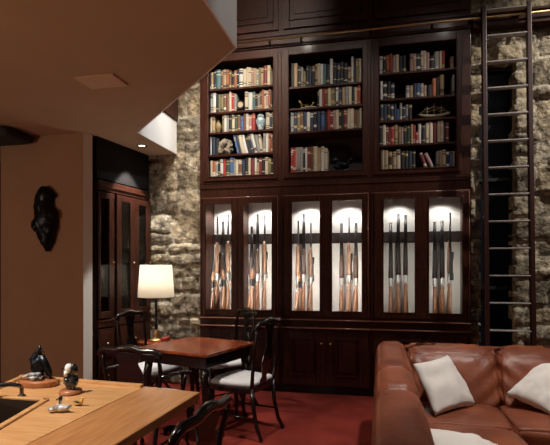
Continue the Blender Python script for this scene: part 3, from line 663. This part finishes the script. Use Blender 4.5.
# ------------------------------------------------------------------ small square table
tb = empty('card_table', (-1.65,4.2,0), 'square reddish burled wood table with dark legs by the lamp', 'table')
tu = Vector((.276,.961)); tv = Vector((-.961,.276)); tc2 = Vector((-1.65,4.2))
def tp(a, b): p = tc2+tu*a+tv*b; return (p.x,p.y)
m = MB().prism([tp(-.39,-.39),tp(.39,-.39),tp(.39,.39),tp(-.39,.39)], .705, .73); m.build('tabletop', TABLE, tb, bevel=.005)
MB().prism([tp(-.35,-.35),tp(.35,-.35),tp(.35,.35),tp(-.35,.35)], .60, .704).build('apron', LACQ, tb, bevel=.004)
for a in (-.31,.31):
    for b in (-.31,.31):
        q = Vector((*tp(a,b),0)); dr = Vector((*(tu*a+tv*b).normalized(),0))
        pts = [q+Vector((0,0,.60))]+[q+dr*d+Vector((0,0,z)) for d, z in ((.012,.52),(.018,.44),(0,.28),(-.012,.14),(0,.06),(.02,.025),(.03,.012))]
        MB().tube(pts, [.036,.036,.033,.024,.018,.017,.024,.012], 12).build('leg', LACQ, tb, smooth=True)

# ------------------------------------------------------------------ chairs
def make_chair(arms):
    """local: seat centre at origin, faces -y, crest at +y"""
    r = empty('armchair' if arms else 'dining_chair')
    H = .87 if arms else .98; W = .25 if arms else .215
    def fr(k): return k
    m = MB(); hw0, hw1 = .245 if arms else .235, .20
    shape = [(-hw1,.21),(hw1,.21),(hw0,-.10),(hw0-.01,-.21),(.10,-.245),(-.10,-.245),(-hw0+.01,-.21),(-hw0,-.10)]
    m.prism(shape, .385, .435); m.build('seat_rail', LACQ, r, bevel=.006)
    m = MB(); rings = []
    for z, s in ((.436,.93),(.45,.965),(.468,.95),(.482,.85),(.488,.6)): rings.append([(x*s, y*s, z) for x, y in shape])
    m.loft(rings).build('seat', WHITEC, r, smooth=True)
    for s in (-1,1):
        MB().tube([(s*.20,-.20,.40),(s*.222,-.222,.34),(s*.215,-.215,.22),(s*.20,-.20,.09),(s*.21,-.21,.04),(s*.225,-.23,.012)], [.027,.032,.022,.015,.018,.022], 10).build('leg', LACQ, r, smooth=True)
        MB().tube([(s*.185,.20,.43),(s*.18,.215,.25),(s*.185,.25,.10),(s*.195,.30,.008)], [.020,.018,.017,.017], 10).build('leg', LACQ, r, smooth=True)
        MB().tube([(s*.185,.20,.42),(s*.20,.215,.55),(s*(W-.02),.225,.68),(s*(W-.015),.25,H-.10),(s*(W-.035),.265,H-.03)], [.019,.016,.015,.015,.017], 10).build('back_post', LACQ, r, smooth=True)
    pts = [(-W-.012,.262,H-.055),(-W,.266,H-.03),(-W+.05,.272,H-.005),(-.10,.278,H-.008),(-.05,.28,H+.008),(0,.28,H+.012),(.05,.28,H+.008),(.10,.278,H-.008),(W-.05,.272,H-.005),(W,.266,H-.03),(W+.012,.262,H-.055)]
    MB().tube(pts, [.012,.018,.021,.021,.023,.024,.023,.021,.021,.018,.012], 10, ry=1.1).build('crest_rail', LACQ, r, smooth=True)
    # vase splat
    prof = [(.43,.05),(.47,.055),(.50,.035),(.56,.06),(.64,.085),(.70,.075),(.76,.045),(H-.09,.055),(H-.02,.085)]
    if arms: prof = [(.43,.06),(.48,.07),(.52,.05),(.58,.085),(.66,.11),(.72,.10),(.77,.075),(H-.02,.12)]
    m = MB(); rings = []
    for z, w in prof:
        y = .195+(z-.43)/(H-.43)*.08+.018*math.sin((z-.43)*6)
        rings.append([(-w,y-.006,z),(w,y-.006,z),(w,y+.006,z),(-w,y+.006,z)])
    m.loft(rings).build('splat', LACQ, r, bevel=.003)
    if arms:
        for s in (-1,1):
            MB().tube([(s*(W-.01),.235,.685),(s*(W+.035),.14,.69),(s*(W+.045),.02,.682),(s*(W+.03),-.06,.675),(s*(W+.035),-.085,.66),(s*(W+.02),-.075,.645)], [.014,.018,.019,.021,.020,.012], 10, ry=.7).build('arm', LACQ, r, smooth=True)
            MB().tube([(s*(W+.035),-.05,.665),(s*(W+.01),-.03,.60),(s*.235,-.06,.50),(s*.238,-.09,.41)], [.015,.013,.013,.017], 8).build('arm_support', LACQ, r, smooth=True)
    for s in (-1,1): MB().tube([(s*.202,-.19,.17),(s*.183,.22,.18)], .009, 8).build('stretcher', LACQ, r, smooth=True)
    return r
def face(o, x, y, dx, dy):      # chair's front (-y local) points along (dx,dy)
    o.location = (x, y, 0); o.rotation_euler = (0,0,math.atan2(dx, -dy))
ch = make_chair(False)
grp = 'dark chairs with white seats around the card table'
face(ch, -1.19, 4.12, -.961, .276); tag(ch, 'dark high-backed chair with white seat on the right side of the card table', 'chair', grp)
c2 = copy_tree(ch); face(c2, -1.60, 4.80, -.74, -.67); tag(c2, 'dark high-backed chair with white seat behind the table, in front of the gun cabinets', 'chair', grp)
c3 = copy_tree(ch); face(c3, -2.20, 4.38, .96, -.15); tag(c3, 'dark high-backed chair with white seat left of the table, by the side cabinet', 'chair', grp)
ac = make_chair(True)
face(ac, -1.70, 3.35, .10, .99); tag(ac, 'low-backed black armchair with white seat between the oak counter and card table', 'armchair', 'black armchairs')
a2 = copy_tree(ac); face(a2, -.955, 1.86, -.99, .10); tag(a2, 'low-backed black armchair tucked against the right end of the oak counter', 'armchair', 'black armchairs')

# ------------------------------------------------------------------ lamp and side table
st = empty('lamp_table', (-2.5,5.08,0), 'small reddish side table in the corner carrying the lamp', 'side table')
MB().lathe([(.20,.575),(.21,.58),(.21,.60),(.20,.605)], (-2.5,5.08,0), 32).build('tabletop', TABLE, st, auto=40)
MB().lathe([(.02,.12),(.035,.2),(.022,.3),(.03,.45),(.05,.574)], (-2.5,5.08,0), 16).build('pedestal', LACQ, st, smooth=True)
for k in range(3):
    a = 2*PI*k/3+.3
    MB().tube([(-2.5,5.08,.20),(-2.5+.08*math.cos(a),5.08+.08*math.sin(a),.14),(-2.5+.17*math.cos(a),5.08+.17*math.sin(a),.03),(-2.5+.2*math.cos(a),5.08+.2*math.sin(a),.012)], [.02,.018,.014,.012], 8).build('leg', LACQ, st, smooth=True)
LX, LY = -2.515, 5.10
lm = empty('table_lamp', (LX,LY,.606), 'lit table lamp with white drum shade in front of the stone wall', 'lamp')
MB().lathe([(.075,0),(.078,.01),(.06,.022),(.03,.03),(.022,.05),(.034,.075),(.03,.1),(.016,.115),(.014,.13)], (LX,LY,.606), 24).build('base', BRASS, lm, auto=50)
MB().lathe([(.013,.12),(.02,.16),(.012,.20),(.012,.42),(.018,.46),(.01,.50),(.01,.62)], (LX,LY,.606), 12).build('stem', GUNM, lm, smooth=True)
m = MB(); rg = []
for r, z in ((.206,1.105),(.202,1.17),(.180,1.475),(.177,1.475),(.199,1.17),(.203,1.105)): rg.append([(LX+r*math.cos(2*PI*i/48),LY+r*math.sin(2*PI*i/48),z) for i in range(48)])
m.loft(rg, cap=False).build('lamp_shade', SHADE, lm, smooth=True)
m = MB()
for k in range(3):
    a = 2*PI*k/3; m.tube([(LX,LY,1.44),(LX+.178*math.cos(a),LY+.178*math.sin(a),1.455)], .003, 6)
m.tube([(LX,LY,1.2),(LX,LY,1.44)], .004, 6)
m.build('harp', BRASS, lm)
MB().ball((LX,LY,1.27), .035).build('bulb', emis('bulb_glow', (1,.86,.66), 8), lm, smooth=True)
o = tag(recenter(MB().rbox(-2.41,-2.33,5.00,5.08,.606,.66,.008,3).build('red_box', pbr('red_lacquer_box', (.40,.035,.03), .3, coat=.4), smooth=True), (-2.37,5.04,.606)), 'small red lacquered box beside the lamp base', 'box')

# ------------------------------------------------------------------ oak counter
dk = empty('oak_counter', (-1.6,1.8,0), 'golden oak counter with a raised edge and inset sink in front of the card table', 'counter')
A0, A1, A2, A3 = (-.97,2.50), (-1.33,2.555), (-2.20,2.62), (-2.13,2.34)
m = MB(); m.prism([A0,A1,(-1.36,.9),(-1.04,.9)], .715, .76); m.build('end_board', DESK, dk, bevel=.006)
# main field around the sink opening
m = MB()
m.prism([(-1.332,2.555),(-2.20,2.62),(-2.13,2.34),(-2.11,2.16),(-1.71,2.16),(-1.346,2.16)], .715, .757)
m.prism([(-1.346,2.159),(-1.709,2.159),(-1.56,1.55),(-1.353,1.55)], .715, .757)
m.prism([(-2.021,2.159),(-2.11,2.159),(-2.09,1.55),(-2.021,1.55)], .715, .757)
m.prism([(-1.353,1.549),(-2.09,1.549),(-2.07,.9),(-1.361,.9)], .715, .757)
m.build('counter_board', DESKX, dk)
def bar2(m, p, q, w, z0, z1):
    p = Vector(p); q = Vector(q); d = (q-p).normalized(); n = Vector((-d.y,d.x))*w
    m.prism([tuple(p),tuple(q),tuple(q+n),tuple(p+n)], z0, z1)
m = MB(); bar2(m, (-1.335,2.553), (-2.20,2.618), .035, .745, .775); bar2(m, (-2.165,2.61), (-2.09,2.26), -.03, .745, .775); m.build('raised_edge', DESKX, dk, bevel=.006)
m = MB(); bar2(m, (-1.68,2.19), (-2.05,2.19), .03, .755, .768); bar2(m, (-1.532,1.55), (-1.68,2.19), .03, .755, .768); m.build('sink_frame', DESKX, dk, bevel=.004)
m = MB(); m.prism([(-1.72,2.15),(-2.01,2.15),(-2.01,1.56),(-1.575,1.56)], .55, .56)
for p, q in (((-1.715,2.156),(-2.018,2.156)),((-2.018,2.15),(-2.018,1.555)),((-2.01,1.552),(-1.57,1.552)),((-1.563,1.552),(-1.7125,2.156))): bar2(m, p, q, .004, .55, .7585)
m.build('sink_basin', pbr('dark_basin', (.03,.018,.012), .35), dk)
MB().box(-2.0,-1.32,1.0,1.5,0,.714).box(-2.06,-1.32,2.2,2.45,0,.714).box(-2.03,-2.0,1.5,2.2,0,.714).box(-1.36,-1.32,1.5,2.2,0,.714).build('body', pbr('dark_oak_panel', (.10,.04,.018), .45, noise_amt=.3, noise_scale=8, stretch=(4,4,.6)), dk, bevel=.004)
fc = empty('bar_faucet', (-1.875,2.222,.757), 'dark grey arched faucet at the far left edge of the sink', 'faucet')
MB().tube([(-1.875,2.222,.80),(-1.88,2.215,.815),(-1.91,2.185,.828),(-1.97,2.14,.83),(-2.05,2.08,.828),(-2.08,2.05,.81)], [.010,.011,.012,.012,.012,.010], 10).build('spout', pbr('dark_chrome', (.16,.16,.17), .25, metal=1), fc, smooth=True)
MB().lathe([(.02,0),(.02,.006),(.011,.012),(.010,.045)], (-1.875,2.222,.7575), 16).build('base', pbr('dark_chrome', (.16,.16,.17)), fc, auto=50)

# ------------------------------------------------------------------ counter figures
Z0 = .7585
# eagle on oval base
c = Vector((-1.955,2.45,Z0))
e = empty('eagle_figurine', c, 'dark bird sculpture with raised beak on an oval wooden base', 'sculpture')
MB().lathe([(.115,0),(.12,.010),(.118,.028),(.105,.036)], c, 36, 1.0, .68).build('oval_base', WOODB, e, auto=40)
EM = Matrix.Translation(c+Vector((0,0,.008)))@Matrix.Scale(1.22,4)@Matrix.Translation(-c)@Matrix.Translation((0,0,-.003))
m = MB().ball((c.x-.002,c.y,c.z+.095), .036, sc=(1.0,.8,1.35), nz=.6, seed=2).ball((c.x-.012,c.y,c.z+.125), .026, sc=(1.0,.8,1.0), nz=.4)
m.tube([(c.x-.008,c.y,c.z+.13),(c.x+.004,c.y-.004,c.z+.155),(c.x+.013,c.y-.006,c.z+.172),(c.x+.016,c.y-.006,c.z+.19)], [.018,.014,.010,.003], 8).tube([(c.x+.010,c.y,c.z+.165),(c.x+.038,c.y-.01,c.z+.158)], [.008,.002], 8)
m.tube([(c.x+.015,c.y,c.z+.14),(c.x+.03,c.y+.006,c.z+.10),(c.x+.05,c.y+.01,c.z+.06),(c.x+.06,c.y+.01,c.z+.032)], [.016,.02,.016,.008], 8).tube([(c.x-.02,c.y+.004,c.z+.13),(c.x-.045,c.y+.004,c.z+.115),(c.x-.035,c.y+.004,c.z+.09)], [.012,.010,.006], 8)
m.tube([(c.x-.005,c.y,c.z+.06),(c.x-.005,c.y,c.z+.03)], [.028,.034], 10)
m.xf(EM).build('body', DARKB, e, smooth=True)
m = MB().tube([(c.x+.03,c.y-.03,c.z+.055),(c.x-.02,c.y-.035,c.z+.052),(c.x-.075,c.y-.03,c.z+.034)], [.018,.016,.005], 8, ry=.6).ball((c.x+.005,c.y-.03,c.z+.04), .028, sc=(1.3,.8,.5), nz=.5)
m.xf(EM).build('wing', pbr('white_and_black_paint', (.62,.62,.62), .35, col2=(.03,.03,.035), noise_scale=30), e, smooth=True)
# bird bust on round base
c = Vector((-1.655,2.33,Z0))
e = empty('bird_statuette', c, 'black bird statuette with a shiny white head on a round wooden base', 'figurine')
MB().lathe([(.058,0),(.062,.006),(.058,.018),(.05,.023)], c, 30).build('round_base', WOODB, e, auto=40)
m = MB().ball((c.x,c.y,c.z+.068), .042, sc=(.95,.8,1.1), nz=.25).ball((c.x+.018,c.y,c.z+.128), .03, sc=(.7,.8,1.15), nz=.2)
m.tube([(c.x+.02,c.y-.025,c.z+.09),(c.x+.032,c.y-.02,c.z+.05),(c.x+.028,c.y-.015,c.z+.024)], [.014,.014,.006], 8)
m.build('body', pbr('black_gloss_glaze', (.012,.013,.015), .15, coat=.6), e, smooth=True)
MB().ball((c.x-.004,c.y-.012,c.z+.138), .024, sc=(.9,.9,1.15)).tube([(c.x-.006,c.y-.03,c.z+.125),(c.x-.012,c.y-.028,c.z+.10)], [.013,.009], 8).build('head', WHITEG, e, smooth=True)
MB().tube([(c.x-.022,c.y-.02,c.z+.142),(c.x-.04,c.y-.026,c.z+.136)], [.006,.002], 8).build('beak', GUNM, e, smooth=True)
# white duck
c = Vector((-1.49,2.02,Z0+.0025))
e = empty('duck_figurine', c, 'small white and black duck figurine lying on the oak counter', 'figurine')
DUCKM = pbr('white_duck_paint', (.78,.77,.74), .3, coat=.4, col2=(.06,.05,.05), noise_scale=26)
m = MB().ball((c.x,c.y,c.z+.017), .022, sc=(1.9,1.0,.75), nz=.25).tube([(c.x+.03,c.y,c.z+.02),(c.x+.055,c.y+.005,c.z+.03)], [.012,.004], 8).ball((c.x-.035,c.y-.02,c.z+.012), .013, sc=(1.3,1,.8))
m.tube([(c.x-.01,c.y+.005,c.z+.02),(c.x-.012,c.y+.012,c.z+.04),(c.x-.010,c.y+.014,c.z+.052)], [.014,.008,.007], 8)
m.build('body', DUCKM, e, smooth=True)
MB().ball((c.x-.010,c.y+.014,c.z+.058), .010, sc=(1,.8,1.2)).tube([(c.x-.014,c.y+.006,c.z+.058),(c.x-.018,c.y-.008,c.z+.055)], [.005,.002], 6).build('head', BLACKP, e, smooth=True)
c = Vector((-1.475,2.135,Z0+.001))
e = empty('gilt_duck_figurine', c, 'tiny gilt and green bird figurine behind the white duck', 'figurine')
MB().ball((c.x,c.y,c.z+.013), .015, sc=(1.6,1,.85), nz=.2).tube([(c.x+.018,c.y,c.z+.015),(c.x+.028,c.y,c.z+.032)], [.008,.005], 8).ball((c.x+.028,c.y,c.z+.036), .007).tube([(c.x+.03,c.y,c.z+.036),(c.x+.042,c.y,c.z+.034)], [.004,.0015], 6).build('body', GOLD, e, smooth=True)
MB().tube([(c.x-.022,c.y-.004,c.z+.016),(c.x,c.y-.012,c.z+.019),(c.x+.014,c.y-.010,c.z+.015)], [.003,.007,.004], 8).build('wing', pbr('green_enamel', (.04,.07,.04), .25, coat=.5), e, smooth=True)

# ------------------------------------------------------------------ leather sectional
sf = empty('leather_sectional_sofa', (1.2,3.4,0), 'brown leather corner sofa in front of the base cupboards', 'sofa')
MB().box(.02,.80,1.52,4.34,.03,.20).box(.80,3.3,3.38,4.34,.03,.20).build('plinth', BLACKP, sf)
segs = [(1.40,2.70),(2.71,3.265),(3.275,4.42)]
for k, (a, b) in enumerate(segs):
    MB().rbox(-.03,.215,a,b,.04,.795,.085,18,puff=.012,nz=.008,nsc=5,seed=k+1).build('arm_segment', LEATHER, sf, smooth=True)
def lean(p):
    t = max(0, min(1, (p.z-.40)/.42)); return Vector((p.x, p.y+(.20*t if p.y < 4.0 else .06*t), p.z))
def wr(p, xs): return p
for k, (a, b) in enumerate(((.20,.875),(.885,1.72),(1.73,2.55),(2.56,3.3))):
    m = MB().rbox(a,b,3.76,4.25,.36,.80,.09,26,puff=.02,nz=.014,nsc=5,seed=10+k,shear=lean)
    # creases that gather towards the seams
    for v in m.bm.verts:
        if v.co.y < 4.1:
            d0 = v.co.x-a; d1 = b-v.co.x; d = min(d0, d1); kf = math.exp(-d/.10)
            v.co.y += .014*kf*math.sin(v.co.z*48+d*38+k)
    m.build('back_cushion', LEATHER, sf, smooth=True)
MB().rbox(.20,3.32,4.12,4.44,.04,.775,.05,14).build('back_shell', LEATHER, sf, smooth=True)
for k, (a, b, c_, d) in enumerate(((.20,.84,3.31,3.86),(.85,1.72,3.31,3.86),(1.73,2.55,3.31,3.86),(2.56,3.3,3.31,3.86),(.20,.835,2.42,3.30),(.20,.835,1.50,2.41))):
    MB().rbox(a,b,c_,d,.20,.43,.055,18,puff=.022,nz=.006,nsc=6,seed=20+k).build('seat_cushion', LEATHER, sf, smooth=True)

def pillow(c00, c10, c11, c01, th, label, seed=0):
    """corner points (bl, br, tr, tl); pointed corners, puffed middle"""
    m = MB(); N = 22; P = [Vector(c) for c in (c00,c10,c11,c01)]
    nrm = (P[1]-P[0]).cross(P[3]-P[0]).normalized(); cen = sum(P, Vector())/4
    g = {}
    for s in (1,-1):
        for i in range(N+1):
            for j in range(N+1):
                u, v = i/N, j/N
                edge = i in (0,N) or j in (0,N)
                if edge and s == -1: g[s,i,j] = g[1,i,j]; continue
                U, V = 2*u-1, 2*v-1
                p = P[0]*(1-u)*(1-v)+P[1]*u*(1-v)+P[2]*u*v+P[3]*(1-u)*v
                pin = .07*((1-U*U)*V*V*V*V+(1-V*V)*U*U*U*U)
                p = p+(cen-p)*pin
                h = (max(0,(1-U*U))*max(0,(1-V*V)))**.42
                w = noise.noise(Vector((u*4+seed, v*4, seed)))*.018+noise.noise(Vector((u*3+v*9, v*5-u*12, seed+4)))*.010*(1-h*.5)
                p = p+nrm*s*(th*h)+nrm*w*(0 if edge else 1)*min(1,h*1.5)
                g[s,i,j] = m.bm.verts.new(p)
    for s in (1,-1):
        for i in range(N):
            for j in range(N):
                q = (g[s,i,j],g[s,i+1,j],g[s,i+1,j+1],g[s,i,j+1]); m.bm.faces.new(q if s == 1 else q[::-1])
    o = m.build('throw_pillow', CREAMC, smooth=True)
    recenter(o, cen); tag(o, label, 'pillow', 'cream throw pillows')
    e = MB()
    ring = [g2 for g2 in (P[0],P[1],P[2],P[3],P[0])]
    return o
off = Vector((0,0,.015))
pillow(cam2w(1.07,3.21,.455), cam2w(1.456,3.46,.455), cam2w(1.35,3.75,.765), cam2w(1.005,3.50,.745), .065, 'cream pillow leaning in the inner corner of the leather sofa', 1)
pillow(cam2w(1.85,3.23,.455), cam2w(2.25,3.39,.66), cam2w(2.03,3.66,.741), cam2w(1.652,3.45,.537), .07, 'cream pillow tilted on its corner against the sofa back, by the frame edge', 2)
pillow(cam2w(.70,2.08,.56), cam2w(1.10,2.12,.49), cam2w(1.19,2.54,.505), cam2w(.764,2.53,.60), .06, 'cream pillow lying nearest the camera on the side seat of the sofa', 3)

# ------------------------------------------------------------------ lights
def look(o, tgt):
    d = Vector(tgt)-o.location; o.rotation_euler = d.to_track_quat('-Z','Y').to_euler()
def spot(name, loc, tgt, power, ang, blend=.5, col=(1,.86,.7), size=.05):
    l = bpy.data.lights.new(name, 'SPOT'); l.energy = power; l.spot_size = math.radians(ang); l.spot_blend = blend; l.color = col; l.shadow_soft_size = size
    o = bpy.data.objects.new(name, l); COL.objects.link(o); o.location = loc; look(o, tgt); return o
def area(name, loc, tgt, power, sx, sy, col=(1,.9,.8)):
    l = bpy.data.lights.new(name, 'AREA'); l.shape = 'RECTANGLE'; l.size = sx; l.size_y = sy; l.energy = power; l.color = col
    o = bpy.data.objects.new(name, l); COL.objects.link(o); o.location = loc; look(o, tgt); return o
def point(name, loc, power, col=(1,.82,.6), size=.03):
    l = bpy.data.lights.new(name, 'POINT'); l.energy = power; l.color = col; l.shadow_soft_size = size
    o = bpy.data.objects.new(name, l); COL.objects.link(o); o.location = loc; return o
pw = [18,20,18,18,11,11]
for i in range(6):
    a, b = PANES[i//2][i%2]
    spot('cabinet_puck', ((a+b)/2,5.64,2.262), ((a+b)/2,5.67,1.5), pw[i], 124, .5, (1,.96,.92), .02)
    for sgn, xx in ((1,a-.012),(-1,b+.012)):
        area('cabinet_side_fill', (xx,5.50,1.32), (xx+sgn*.5,6.0,1.30), pw[i]*(.15 if i < 4 else .09), .02, .70, (1,.93,.84))  # hidden side fills added to brighten the panes below the rack
point('lamp_bulb', (LX,LY,1.30), 8.5, (1,.94,.86), .05)
spot('downlight', (-2.66,5.04,2.83), (-2.66,5.04,0), 150, 74, .25, (1,.95,.88), .03)
# unseen ceiling lamps of the tall room, with fills added among them
spot('track_shelf_left', (-.9,2.6,5.2), (-1.70,5.46,3.3), 640, 36, .9, (1,.88,.74), .08)
spot('track_shelf_mid', (-.2,2.9,5.2), (-.65,5.46,3.2), 110, 32, .9, (1,.90,.80), .08)
spot('track_shelf_right', (1.0,2.9,5.2), (.4,5.46,3.2), 50, 36, .9, (1,.90,.82), .08)
spot('track_ladder', (3.3,3.8,5.2), (2.1,5.5,3.0), 520, 66, .9, (1,.95,.88), .05)
spot('stone_light', (-1.3,4.3,5.2), (-2.3,5.5,2.2), 330, 40, .9, (1,.95,.86), .05)
spot('fascia_light', (.6,4.6,5.2), (-2.46,5.0,3.05), 280, 16, .8, (.93,.97,1), .10)
spot('sofa_light', (.9,3.1,5.2), (.7,3.4,.5), 640, 48, .8, (1,.93,.86), .12)
spot('edge_fill', (-1.0,4.62,5.2), (-2.975,4.47,.85), 850, 6.4, .4, (.97,.97,.95), .04)  # narrow unseen spot added to brighten the wall's end face
spot('counter_light', (-2.25,1.5,2.80), (-1.9,2.05,.76), 330, 84, .8, (1,.90,.78), .06)
spot('top_left_fill', (-1.2,2.8,5.2), (-1.35,5.46,4.45), 130, 38, .9, (1,.88,.74), .06)  # unseen spot added to lift the dark cupboards above the rail
spot('table_light', (-.9,3.6,5.2), (-1.6,4.2,.7), 520, 24, .8, (1,.90,.80), .06)
spot('carpet_light', (-.4,3.6,5.2), (-.45,4.6,0), 130, 17, .9, (1,.88,.76), .06)
point('left_fill', (-4.4,.6,1.35), 74, (1,.84,.64), .12)  # unseen fill at the left, added to brighten ceiling and wall
spot('loft_edge_light', (1.4,2.0,5.2), (-.9,2.75,3.05), 75, 16, .9, (1,.97,.95), .08)
area('room_fill', (2.2,1.0,5.2), (-1.2,3.6,2.4), 18, 1.2, 1.2, (1,.93,.86))

w = bpy.data.worlds.new('w'); bpy.context.scene.world = w; w.use_nodes = True
w.node_tree.nodes['Background'].inputs[0].default_value = (.05,.06,.09,1); w.node_tree.nodes['Background'].inputs[1].default_value = .05

# ------------------------------------------------------------------ camera
cd = bpy.data.cameras.new('camera'); cam = bpy.data.objects.new('camera', cd); COL.objects.link(cam)
cam.location = (0,0,EYE); cam.rotation_euler = (PI/2, 0, YAW)
cd.sensor_width = 36; cd.sensor_fit = 'HORIZONTAL'; cd.lens = 36*F/550; cd.shift_y = (HOR-222.5)/550; cd.clip_start = .05
sc = bpy.context.scene; sc.camera = cam
sc.view_settings.view_transform = 'Standard'; sc.view_settings.look = 'None'; sc.view_settings.gamma = 1; sc.view_settings.use_curve_mapping = False
sc.view_settings.exposure = 0
sc.cycles.use_denoising = True; sc.cycles.max_bounces = 10; sc.cycles.transparent_max_bounces = 12
